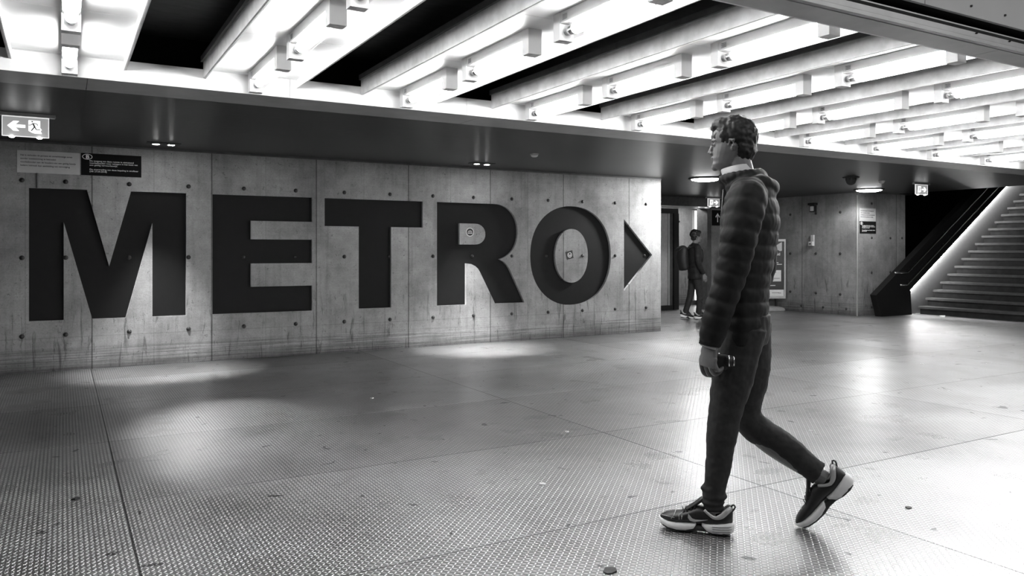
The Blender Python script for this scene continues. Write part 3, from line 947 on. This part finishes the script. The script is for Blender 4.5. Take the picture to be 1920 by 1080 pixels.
def shoe(parent, ground, ankle_h=.10, pitch=0, side=1, detail=True, lab=None):
    """trainer: x to the toe, heel at x=-.085; side=+1 left foot. The group pivots at the ankle."""
    piv = empty('shoe', ground); piv.parent = parent
    rot = Matrix.Translation((0, 0, ankle_h)) @ Matrix.Rotation(pitch, 4, 'Y') @ Matrix.Translation((0, 0, -ankle_h))

    def fin(name, bm, mat, par=piv, **k):
        for v in bm.verts:
            v.co.y *= side; v.co = rot @ v.co
        o = obj(name, bm, mat, par, **k); return o

    def sec(x, hw, zt, zb, sq=.75, off=0, n=20):
        out = []
        for i in range(n):
            a = 2 * PI * i / n; c, s = math.cos(a), math.sin(a)
            yy = hw * math.copysign(abs(c) ** .8, c) + off
            zz = (zt + zb) / 2 + (zt - zb) / 2 * math.copysign(abs(s) ** sq, s)
            out.append((x, yy, zz))
        return out
    # rubber outsole
    bm = bmn()
    S = [(-.083, .018, .030, .018), (-.075, .032, .032, .006), (-.05, .040, .03, 0), (-.01, .041, .03, 0), (.03, .036, .036, .008), (.07, .036, .038, .008),
         (.11, .044, .03, 0), (.16, .050, .026, .001), (.20, .047, .030, .006), (.225, .036, .036, .014), (.238, .018, .040, .024)]
    loft(bm, [sec(x, w_, zt, zb, .5) for x, w_, zt, zb in S]); fin('outsole', bm, 'rubber', smooth=True)
    # white heel block and forefoot block
    bm = bmn()
    S = [(-.094, .014, .052, .030), (-.090, .028, .060, .018), (-.075, .040, .066, .007), (-.04, .046, .060, .003), (0, .046, .052, .003), (.025, .042, .050, .010), (.048, .036, .052, .034)]
    loft(bm, [sec(x, w_, zt, zb, .55) for x, w_, zt, zb in S])
    heel = fin('heel_midsole', bm, 'shoewhite', smooth=True)
    bm = bmn()
    S = [(.075, .040, .046, .034), (.085, .044, .048, .016), (.12, .049, .046, .004), (.16, .054, .044, .004), (.20, .050, .046, .010), (.228, .038, .052, .020), (.242, .022, .055, .032), (.247, .010, .053, .042)]
    loft(bm, [sec(x, w_, zt, zb, .55) for x, w_, zt, zb in S]); fin('forefoot_midsole', bm, 'shoewhite', smooth=True)
    if detail:
        bm = bmn()
        for z, x0 in ((.024, -.088), (.036, -.092), (.047, -.090)):
            tube(bm, [(x0 + .008, .034, z), (-.07, .0425, z - .001), (-.03, .0465, z - .004), (.0, .0462, z - .005)], .0012, 6)
        fin('sole_groove', bm, 'greysteel', heel)
    # upper: foot volume, then the collar opening comes from the sock/trouser filling it
    bm = bmn()
    S = [(-.086, .016, .118, .045), (-.078, .030, .126, .045), (-.055, .037, .108, .045), (-.02, .039, .092, .043), (.015, .040, .098, .042), (.05, .040, .120, .042),
         (.075, .040, .118, .042), (.11, .042, .100, .040), (.15, .046, .084, .038), (.19, .044, .078, .038), (.215, .036, .072, .038), (.235, .022, .062, .040), (.243, .010, .054, .042)]
    loft(bm, [sec(x, w_, zt, zb, .8) for x, w_, zt, zb in S]); fin('upper', bm, 'shoeblack', smooth=True)
    # collar lining (silver) and tongue
    bm = bmn()
    for s in (1, -1):
        limb(bm, [(-.078, .012 * s, .122), (-.066, .030 * s, .116), (-.04, .039 * s, .092), (-.012, .042 * s, .082), (.014, .041 * s, .094), (.036, .038 * s, .112)],
             [(.008, .010), (.008, .013), (.006, .012), (.005, .008), (.005, .007), (.005, .006)], 10, .008, flat=(0, 1, 0))
    fin('collar_lining', bm, 'shoesilver', smooth=True)
    bm = bmn(); limb(bm, [(.12, 0, .098), (.085, 0, .122), (.055, 0, .146), (.042, 0, .158)], [(.026, .008), (.026, .009), (.027, .011), (.018, .008)], 14, .01, flat=(0, 1, 0)); fin('tongue', bm, 'shoeblack', smooth=True)
    bm = bmn(); limb(bm, [(-.083, 0, .106), (-.097, 0, .128), (-.088, 0, .138), (-.078, 0, .126)], [(.008, .004)] * 4, 8, .008, flat=(0, 1, 0)); fin('heel_tab', bm, 'shoeblack', smooth=True)
    if detail:
        bm = bmn()
        for x, z in ((.078, .126), (.094, .117), (.11, .109), (.126, .102)):
            tube(bm, [(x + .006, .031, z - .016), (x, .018, z - .001), (x - .002, 0, z + .004), (x, -.018, z - .001), (x + .006, -.031, z - .016)], .0028, 8)
            tube(bm, [(x, .030, z - .014), (x + .012, 0, z + .001), (x + .014, -.030, z - .02)], .0026, 8)
        fin('laces', bm, 'shoeblack', smooth=True)
        # curved check mark on the outer side, toe cap seams
        bm = bmn()
        top = [(.108, .088), (.098, .078), (.09, .069), (.075, .065), (.05, .066), (.02, .070)]
        bot = [(.108, .088), (.109, .070), (.100, .058), (.082, .054), (.055, .060), (.02, .070)]

        def sidey(x, z):
            k = max(0, 1 - ((z - .058) / .062) ** 2) ** .4
            w_ = .0405 if x < .08 else .0405 + (x - .08) * .05
            return w_ * max(k, .72) + .0015
        for i in range(len(top) - 1):
            q = [top[i], top[i + 1], bot[i + 1], bot[i]]
            q = [p for j, p in enumerate(q) if p not in q[:j]]
            if len(q) < 3: continue
            a_ = [bm.verts.new((x, sidey(x, z), z)) for x, z in q]; b_ = [bm.verts.new((x, sidey(x, z) + .0018, z)) for x, z in q]
            bm.faces.new(a_); bm.faces.new(b_[::-1])
            for j in range(len(q)): bm.faces.new((a_[j], b_[j], b_[(j + 1) % len(q)], a_[(j + 1) % len(q)]))
        fin('swoosh_mark', bm, 'shoesilver')
        bm = bmn()
        tube(bm, [(.185, .046, .058), (.172, .038, .074), (.170, .022, .084), (.170, 0, .087), (.172, -.022, .082)], .0016, 6)
        tube(bm, [(.148, .046, .058), (.150, .040, .076), (.138, .034, .088)], .0022, 6)
        tube(bm, [(.138, .045, .060), (.136, .041, .076)], .0022, 6)
        tube(bm, [(.232, .022, .064), (.20, .040, .066), (.17, .046, .064)], .0014, 6)
        fin('overlay_seam', bm, 'shoesilver', smooth=True)
    return piv


# ------------------------------------------------------------------ people


def head(bm, c, h, yaw=0, k=1.):
    """skull, jaw, nose, lips, ears; c = chin-level centre below the ears; x forward"""
    c = Vector(c)
    T = [(-.02, .05, -.02, .030), (.0, .070, -.03, .036), (.05, .088, -.038, .046), (.10, .092, -.044, .053), (.16, .087, -.052, .058), (.22, .090, -.06, .062), (.27, .088, -.07, .065),
         (.33, .087, -.080, .069), (.42, .085, -.090, .073), (.50, .082, -.097, .075), (.56, .090, -.101, .076), (.64, .092, -.104, .077), (.74, .088, -.103, .077),
         (.84, .072, -.094, .070), (.92, .048, -.076, .056), (.97, .022, -.05, .038), (1.0, -.005, -.025, .015)]
    s = h / .235
    rot = Matrix.Rotation(yaw, 3, 'Z')
    rings = []
    for t_, f, b_, w_ in T:
        cx = (f + b_) / 2; a = (f - b_) / 2
        rr = []
        for i in range(24):
            th = 2 * PI * i / 24; co, si = math.cos(th), math.sin(th)
            rr.append(c + rot @ (Vector(((cx + a * math.copysign(abs(co) ** .85, co)), w_ * math.copysign(abs(si) ** .85, si), t_ * .235)) * s))
        rings.append(rr)
    loft(bm, rings)

    def P(x, y, z): return c + rot @ (Vector((x, y, z * .235)) * s)
    tube(bm, [P(.082, 0, .54), P(.092, 0, .44), P(.103, 0, .345), P(.086, 0, .29)], [(.008 * s, .009 * s), (.010 * s, .011 * s), (.014 * s, .012 * s), (.012 * s, .008 * s)], 10, flat=(0, 1, 0))
    for sy in (-1, 1):
        ball(bm, P(.095, sy * .012, .325), .009 * s, .009 * s, .008 * s, 8)
        ball(bm, P(.078, sy * .031, .485), .011 * s, .014 * s, .008 * s, 10)
        tube(bm, [P(.088, sy * .010, .555), P(.089, sy * .032, .575), P(.074, sy * .052, .56)], [.004 * s, .005 * s, .003 * s], 8)
        tube(bm, [P(-.005, sy * .076, .35), P(-.012, sy * .084, .44), P(-.012, sy * .086, .53), P(.006, sy * .078, .55), P(.008, sy * .074, .45)], [.007 * s, .009 * s, .010 * s, .007 * s, .006 * s], 8)
    ball(bm, P(.089, 0, .235), .010 * s, .024 * s, .006 * s, 10); ball(bm, P(.087, 0, .205), .009 * s, .020 * s, .006 * s, 10)
    ball(bm, P(.078, 0, .05), .018 * s, .022 * s, .018 * s, 10)
    return P, s


def hair_cap(bm, P, s, front=.66):
    ball(bm, P(-.012, 0, .66), .107 * s, .086 * s, .098 * s, 20)
    ball(bm, P(-.045, 0, .42), .066 * s, .074 * s, .075 * s, 16)
    ball(bm, P(.038, 0, .86), .062 * s, .066 * s, .042 * s, 16)
    for sy in (-1, 1): ball(bm, P(.02, sy * .066, .64), .034 * s, .018 * s, .036 * s, 10)


def hand(bm, wrist, d, side_v, palm_n, curl, s=1., thumb_out=.6):
    """wrist point; d = direction of the metacarpals; side_v = towards the thumb; palm_n = out of the palm; curl per finger"""
    W = Vector(wrist); d = Vector(d).normalized(); t_ = Vector(side_v); t_ = (t_ - d * t_.dot(d)).normalized(); n = Vector(palm_n); n = (n - d * n.dot(d) - t_ * n.dot(t_)).normalized()
    limb(bm, [W - d * .03 * s, W, W + d * .035 * s, W + d * .085 * s, W + d * .098 * s],
         [(.026 * s, .020 * s), (.027 * s, .019 * s), (.038 * s, .017 * s), (.043 * s, .015 * s), (.038 * s, .011 * s)], 16, .012, flat=tuple(t_))
    L = [(.034, .043, .026, .021), (.0118, .048, .030, .023), (-.0110, .044, .028, .022), (-.0335, .034, .021, .019)]
    for i, (off, a, b_, c_) in enumerate(L):
        p = W + d * (.088 - (.004 if i in (0,) else .010 if i == 3 else 0)) * s + t_ * off * s
        q = [p - d * .02 * s, p]; ang = 0
        for ln, k in zip((a, b_, c_), (.75, 1.05, .7)):
            ang += curl[i] * k
            p = p + (d * math.cos(ang) + n * math.sin(ang)) * ln * s
            q.append(p)
        rr = [.0088 * s, .0092 * s, .0083 * s, .0076 * s, .0062 * s]
        limb(bm, q, rr, 10, .006)
        ball(bm, q[-1], .0062 * s, seg=8)
    p0 = W + d * .022 * s + t_ * .026 * s + n * .006 * s
    td = (t_ * thumb_out + d * .75 + n * .45).normalized()
    p1 = p0 + td * .042 * s; p2 = p1 + (td + n * .5 - t_ * .25).normalized() * .034 * s; p3 = p2 + (td + n * .9 - t_ * .6).normalized() * .026 * s
    limb(bm, [p0 - td * .01, p0, p1, p2, p3], [.012 * s, .0145 * s, .0115 * s, .0100 * s, .0075 * s], 10, .007)
    ball(bm, p3, .0075 * s, seg=8)


def walker():
    D, r = 3.62, 432 / 1460
    Rr = D * r
    X = D * .5 + Rr * .866; Y = D * .866 - Rr * .5
    t = empty('person', (X, Y, 0), R(130), 'person in a dark quilted jacket striding past, small camera in hand', 'person')
    # ---- body (skin): head, neck, trunk, arms, hands, legs as one surface
    bm = bmn()
    P, s = head(bm, (.045, 0, 1.672), .235)
    limb(bm, [(-.01, 0, 1.56), (.0, 0, 1.63), (.02, 0, 1.72)], [(.070, .075), (.058, .060), (.056, .058)], 18, .02)
    limb(bm, [(-.01, 0, .93), (-.005, 0, 1.10), (-.02, 0, 1.35), (-.03, 0, 1.52), (-.02, 0, 1.58)], [(.09, .14), (.085, .13), (.105, .16), (.08, .15), (.06, .08)], 24, .03, flat=(1, 0, 0))
    shL, elL, wrL = (-.03, .19, 1.52), (.025, .255, 1.215), (.118, .25, .895)
    limb(bm, [(-.02, .10, 1.52), shL, elL, wrL], [.05, .05, .040, .027], 14, .02)
    shR, elR, wrR = (-.04, -.19, 1.52), (-.075, -.25, 1.22), (.03, -.24, .99)
    limb(bm, [(-.02, -.10, 1.52), shR, elR, wrR], [.05, .05, .040, .027], 14, .02)
    hand(bm, (.118, .25, .892), (.14, 0, -1), (.75, -.55, 0), (-.65, -.8, .1), (.55, .75, .9, 1.0), 1.15)
    hand(bm, (.03, -.24, .99), (.55, .15, -1), (.8, 0, .4), (0, 1, 0), (.5, .5, .5, .5), 1.05)
    hpL, knL, anL = (-.005, .095, .97), (.075, .10, .52), (.122, .10, .10)
    hpR, knR, anR = (-.03, -.095, .97), (-.015, -.10, .50), (-.36, -.10, .235)
    limb(bm, [hpL, knL, anL], [.085, .058, .038], 16, .03)
    limb(bm, [hpR, knR, anR], [.085, .058, .038], 16, .03)
    limb(bm, [(.11, .10, .09), (.16, .10, .07), (.27, .10, .055)], [.034, .034, .024], 12, .02)
    skin('body', bm, .0032, 'skin', t, 1)
    # ---- hair
    bm = bmn(); hair_cap(bm, P, s)
    hr = skin('hair', bm, .006, 'hair', t, 2, (.006, 55))
    # eyes
    bm = bmn()
    for sy in (-1, 1): ball(bm, P(.0865, sy * .031, .487), .006, .0085, .0045, 10)
    obj('eyes', bm, 'rubber', t, smooth=True)
    # ---- shirt collar
    bm = bmn()
    rg = []
    for z, a, b_ in ((1.625, .074, .076), (1.655, .070, .071), (1.682, .069, .069), (1.684, .063, .063), (1.655, .062, .063)):
        rg.append([Vector((.008 + (z - 1.62) * .35 + a * math.cos(2 * PI * i / 32), b_ * math.sin(2 * PI * i / 32), z + .012 * -math.cos(2 * PI * i / 32))) for i in range(32)])
    loft(bm, rg, False); obj('shirt_collar', bm, 'paper', t, smooth=True, label='pale shirt collar')
    # ---- jacket
    bm = bmn()
    limb(bm, [(.0, 0, .865), (-.004, 0, .95), (-.006, 0, 1.10), (-.02, 0, 1.28), (-.035, 0, 1.43), (-.035, 0, 1.53), (-.02, 0, 1.60), (-.005, 0, 1.645)],
         [(.098, .185), (.108, .192), (.112, .19), (.122, .20), (.130, .21), (.116, .185), (.098, .125), (.084, .092)], 40, .008, quilt=.066, amp=.008, flat=(1, 0, 0))
    limb(bm, [(-.03, .10, 1.545), (-.03, .185, 1.515), (-.005, .245, 1.37), elL, (.075, .262, 1.05), (.122, .252, .885)],
         [.078, .085, .078, .068, .062, .050], 26, .008, quilt=.062, amp=.0065)
    limb(bm, [(-.03, -.10, 1.545), (-.04, -.185, 1.515), (-.065, -.24, 1.37), elR, (-.03, -.25, 1.1), (.03, -.235, .99)],
         [.078, .085, .078, .070, .062, .052], 26, .008, quilt=.062, amp=.0065)
    # hood lying on the back, stand-up collar
    limb(bm, [(-.03, .12, 1.585), (-.085, .09, 1.595), (-.12, 0, 1.58), (-.085, -.09, 1.595), (-.03, -.12, 1.585)], [.034, .040, .044, .040, .034], 18, .01)
    for i in range(20):
        a0 = 2 * PI * i / 20; ball(bm, (.005 + .083 * math.cos(a0), .086 * math.sin(a0), 1.635 - .012 * math.cos(a0)), .022, .022, .024, 10)
    jk = skin('jacket', bm, .0055, 'jacket', t, 1, (.0035, 17))
    bm = bmn()
    tube(bm, [(.098, 0, .88), (.108, 0, 1.05), (.105, 0, 1.25), (.095, 0, 1.45), (.085, 0, 1.58)], .004, 8); obj('zip', bm, 'greysteel', jk, smooth=True)
    bm = bmn(); limb(bm, [(.119, .2515, .903), (.124, .2525, .876)], [.047, .047], 20, .01); obj('cuff', bm, 'cloth', jk, smooth=True)
    bm = bmn(); limb(bm, [(.122, .252, .882), (.126, .252, .868)], [.040, .041], 20, .01); obj('sleeve_lining', bm, 'signgrey', jk, smooth=True, label='pale sleeve edge')
    # ---- trousers
    bm = bmn()
    limb(bm, [(-.01, 0, 1.0), (-.01, 0, .93), (-.012, 0, .86)], [(.115, .165), (.118, .175), (.10, .165)], 28, .02, flat=(1, 0, 0))
    limb(bm, [(-.01, .085, .95), (.03, .098, .75), knL, (.098, .10, .33), (.116, .10, .21), (.122, .10, .165)],
         [(.105, .098), (.094, .088), (.072, .070), (.060, .060), (.050, .052), (.050, .052)], 26, .009, wob=.002, flat=(1, 0, 0))
    for z, dx, q in ((.205, .006, .054), (.172, -.006, .057), (.143, .004, .054), (.118, -.002, .047)):
        limb(bm, [(.121 + dx, .10, z + .018), (.121 + dx, .10, z), (.121 + dx, .10, z - .018)], [(q - .012, q - .012), (q, q - .002), (q - .014, q - .012)], 22, .005)
    limb(bm, [(-.02, -.085, .95), (-.03, -.098, .75), knR, (-.18, -.10, .378), (-.30, -.10, .285), (-.335, -.10, .262)],
         [(.105, .098), (.094, .088), (.072, .072), (.062, .060), (.054, .054), (.056, .056)], 26, .009, wob=.002, flat=(1, 0, 0), phase=.3)
    skin('trousers', bm, .0055, 'trouser', t, 1, (.0035, 21))
    shoe(t, (.122, .10, 0), side=1)
    shoe(t, (-.36, -.10, .135), pitch=R(48), side=-1)
    # ---- compact camera held in the left hand (a thing of its own)
    c = Vector((.118, .25, .892)) + Vector((.02, -.045, -.10))
    wp = t.matrix_basis  # local -> world
    mw = Matrix.Translation((X, Y, 0)) @ Matrix.Rotation(R(130), 4, 'Z')
    cw = mw @ Vector((.085, .215, .80))
    q = empty('compact_camera', cw, R(130), 'small dark camera with shiny rings held in the striding person\'s hand', 'camera')
    bm = bmn(); box(bm, -.034, .030, -.022, .018, -.032, .032); obj('camera_body', bm, 'rubber', q, .006)
    bm = bmn(); tube(bm, [(-.03, 0, .006), (-.045, .002, .006), (-.062, .004, .006)], [.026, .025, .023], 22); obj('lens', bm, 'rubber', q, smooth=True)
    for x, rr in ((-.044, .0268), (-.064, .0245)):
        bm = bmn(); cyl(bm, (x - .002, .003, .006), (x + .002, .003, .006), rr, n=24); obj('lens_ring', bm, 'chrome', q, smooth=True)
    bm = bmn(); cyl(bm, (.005, 0, .030), (.005, 0, .041), .009, n=16); obj('dial', bm, 'chrome', q, smooth=True)


walker()


def commuter():
    X, Y = 10.42, 11.09
    t = empty('person', (X, Y, 0), R(-22), 'person with a black backpack walking past the far doorway', 'person')
    bm = bmn()
    P, s = head(bm, (.03, 0, 1.455), .225)
    limb(bm, [(-.01, 0, 1.36), (0, 0, 1.42), (.01, 0, 1.50)], [.062, .052, .052], 14, .02)
    limb(bm, [(0, 0, .82), (0, 0, 1.0), (-.01, 0, 1.2), (-.01, 0, 1.35), (-.01, 0, 1.40)], [(.09, .14), (.08, .13), (.09, .15), (.07, .14), (.05, .07)], 20, .03, flat=(1, 0, 0))
    for sy, el, wr in ((1, (.0, .22, 1.08), (.12, .2, .86)), (-1, (-.02, -.22, 1.08), (.10, -.2, .85))):
        limb(bm, [(-.01, .1 * sy, 1.35), (-.01, .17 * sy, 1.33), el, wr], [.045, .045, .036, .024], 12, .02)
        hand(bm, wr, (.25, 0, -1), (1, 0, .2), (0, -sy, 0), (.4, .45, .5, .55), 1.)
    limb(bm, [(.0, .09, .86), (-.06, .09, .46), (-.16, .09, .09)], [.08, .052, .035], 14, .03)
    limb(bm, [(.0, -.09, .86), (.06, -.09, .46), (.04, -.09, .09)], [.08, .052, .035], 14, .03)
    skin('body', bm, .007, 'skin', t, 1)
    bm = bmn(); hair_cap(bm, P, s); ball(bm, P(-.03, 0, .7), .1, .095, .10, 16); skin('hair', bm, .008, 'hair', t, 1, (.008, 40))
    bm = bmn()
    limb(bm, [(.0, 0, .76), (0, 0, .95), (-.01, 0, 1.15), (-.01, 0, 1.30), (0, 0, 1.40), (.005, 0, 1.44)], [(.125, .18), (.125, .18), (.13, .19), (.12, .18), (.08, .10), (.065, .07)], 28, .02, flat=(1, 0, 0), wob=.008)
    for sy, el, wr in ((1, (.0, .23, 1.08), (.115, .205, .88)), (-1, (-.02, -.23, 1.08), (.095, -.205, .87))):
        limb(bm, [(-.01, .09 * sy, 1.35), (-.01, .18 * sy, 1.33), el, wr], [.065, .07, .058, .042], 18, .015, wob=.006)
    jk = skin('coat', bm, .009, 'cloth', t, 2, (.004, 14))
    bm = bmn()
    limb(bm, [(0, 0, .90), (0, 0, .80)], [(.10, .15), (.10, .155)], 20, .02, flat=(1, 0, 0))
    limb(bm, [(0, .085, .85), (-.05, .09, .46), (-.13, .09, .20), (-.155, .09, .10)], [.09, .066, .055, .055], 18, .015, wob=.006)
    limb(bm, [(0, -.085, .85), (.06, -.09, .46), (.045, -.09, .20), (.035, -.09, .09)], [.09, .066, .055, .055], 18, .015, wob=.006)
    skin('trousers', bm, .009, 'trouser', t, 1)
    shoe(t, (-.165, .09, .012), side=1, detail=False, pitch=R(10))
    shoe(t, (.04, -.09, 0), side=-1, detail=False)
    # backpack: rests on the back, a thing of its own
    mw = Matrix.Translation((X, Y, 0)) @ Matrix.Rotation(R(-22), 4, 'Z')
    b = empty('backpack', mw @ Vector((-.13, 0, .93)), R(-22), 'black backpack on the back of the far walking person', 'backpack')
    bm = bmn(); limb(bm, [(-.09, 0, 0), (-.10, 0, .06), (-.12, 0, .22), (-.11, 0, .38), (-.07, 0, .44)], [(.07, .12), (.095, .15), (.11, .16), (.10, .15), (.05, .11)], 24, .02, flat=(1, 0, 0)); skin('pack_body', bm, .009, 'rubber', b, 3)
    bm = bmn(); limb(bm, [(-.02, 0, .40), (-.12, 0, .43), (-.20, 0, .40), (-.235, 0, .36)], [(.02, .13), (.03, .15), (.025, .14), (.012, .12)], 16, .02, flat=(0, 0, 1)); skin('pack_lid', bm, .009, 'rubber', b, 2)
    for sy in (-1, 1):
        bm = bmn(); limb(bm, [(-.0, .07 * sy, .42), (.09, .10 * sy, .46), (.22, .11 * sy, .40), (.245, .12 * sy, .27), (.18, .17 * sy, .12), (.02, .15 * sy, .08)], [(.022, .005)] * 6, 10, .02, flat=(0, 1, 0)); obj('strap', bm, 'rubber', b, smooth=True)


commuter()

# ------------------------------------------------------------------ litter on the floor


def scrap(x, y, s, mat, name, label, cat):
    bm = bmn(); n = 7; rnd = random.Random(x * 31 + y)
    pts = [(math.cos(2 * PI * i / n) * s * rnd.uniform(.6, 1.1), math.sin(2 * PI * i / n) * s * rnd.uniform(.5, 1)) for i in range(n)]
    top = [bm.verts.new((px, py, .003 + rnd.uniform(0, s * .35))) for px, py in pts]
    bot = [bm.verts.new((px, py, .001)) for px, py in pts]
    c = bm.verts.new((0, 0, .002 + s * .2)); 
    for i in range(n):
        bm.faces.new((top[i], top[(i + 1) % n], c)); bm.faces.new((top[i], bot[i], bot[(i + 1) % n], top[(i + 1) % n]))
    bm.faces.new(bot[::-1])
    o = obj(name, bm, mat); o.location = (x, y, 0); tag(o, label, cat)


def fl(px, py):
    D = 1.29 * 1460 / (py - 471); r = (px - 960) / 1460
    return D * (.5 + .866 * r), D * (.866 - .5 * r)


for px, py, s, mt, nm, lb, ct in ((1017, 909, .022, 'paper', 'paper_scrap', 'white paper scrap on the plate floor midway below the O', 'litter'),
                                  (1145, 1073, .030, 'rubber', 'litter_lump', 'dark crumpled lump on the floor at the very front', 'litter'),
                                  (1521, 809, .022, 'paper', 'paper_scrap', 'pale sliver of paper behind the striding person', 'litter'),
                                  (698, 747, .018, 'paper', 'paper_scrap', 'tiny white scrap on the dark floor below the T', 'litter'),
                                  (1703, 953, .020, 'rubber', 'litter_lump', 'small dark lump on the floor behind the raised heel', 'litter'),
                                  (1767, 594, .07, 'paper', 'paper_scrap', 'flat pale paper lying before the first stair', 'litter'),
                                  (143, 936, .026, 'rubber', 'litter_lump', 'dark speck stuck on the floor far below the letter M', 'litter'),
                                  (1063, 810, .018, 'paper', 'paper_scrap', 'small pale scrap by the plate seam below the arrow', 'litter')):
    x, y = fl(px, py); scrap(x, y, s, mt, nm, lb, ct)
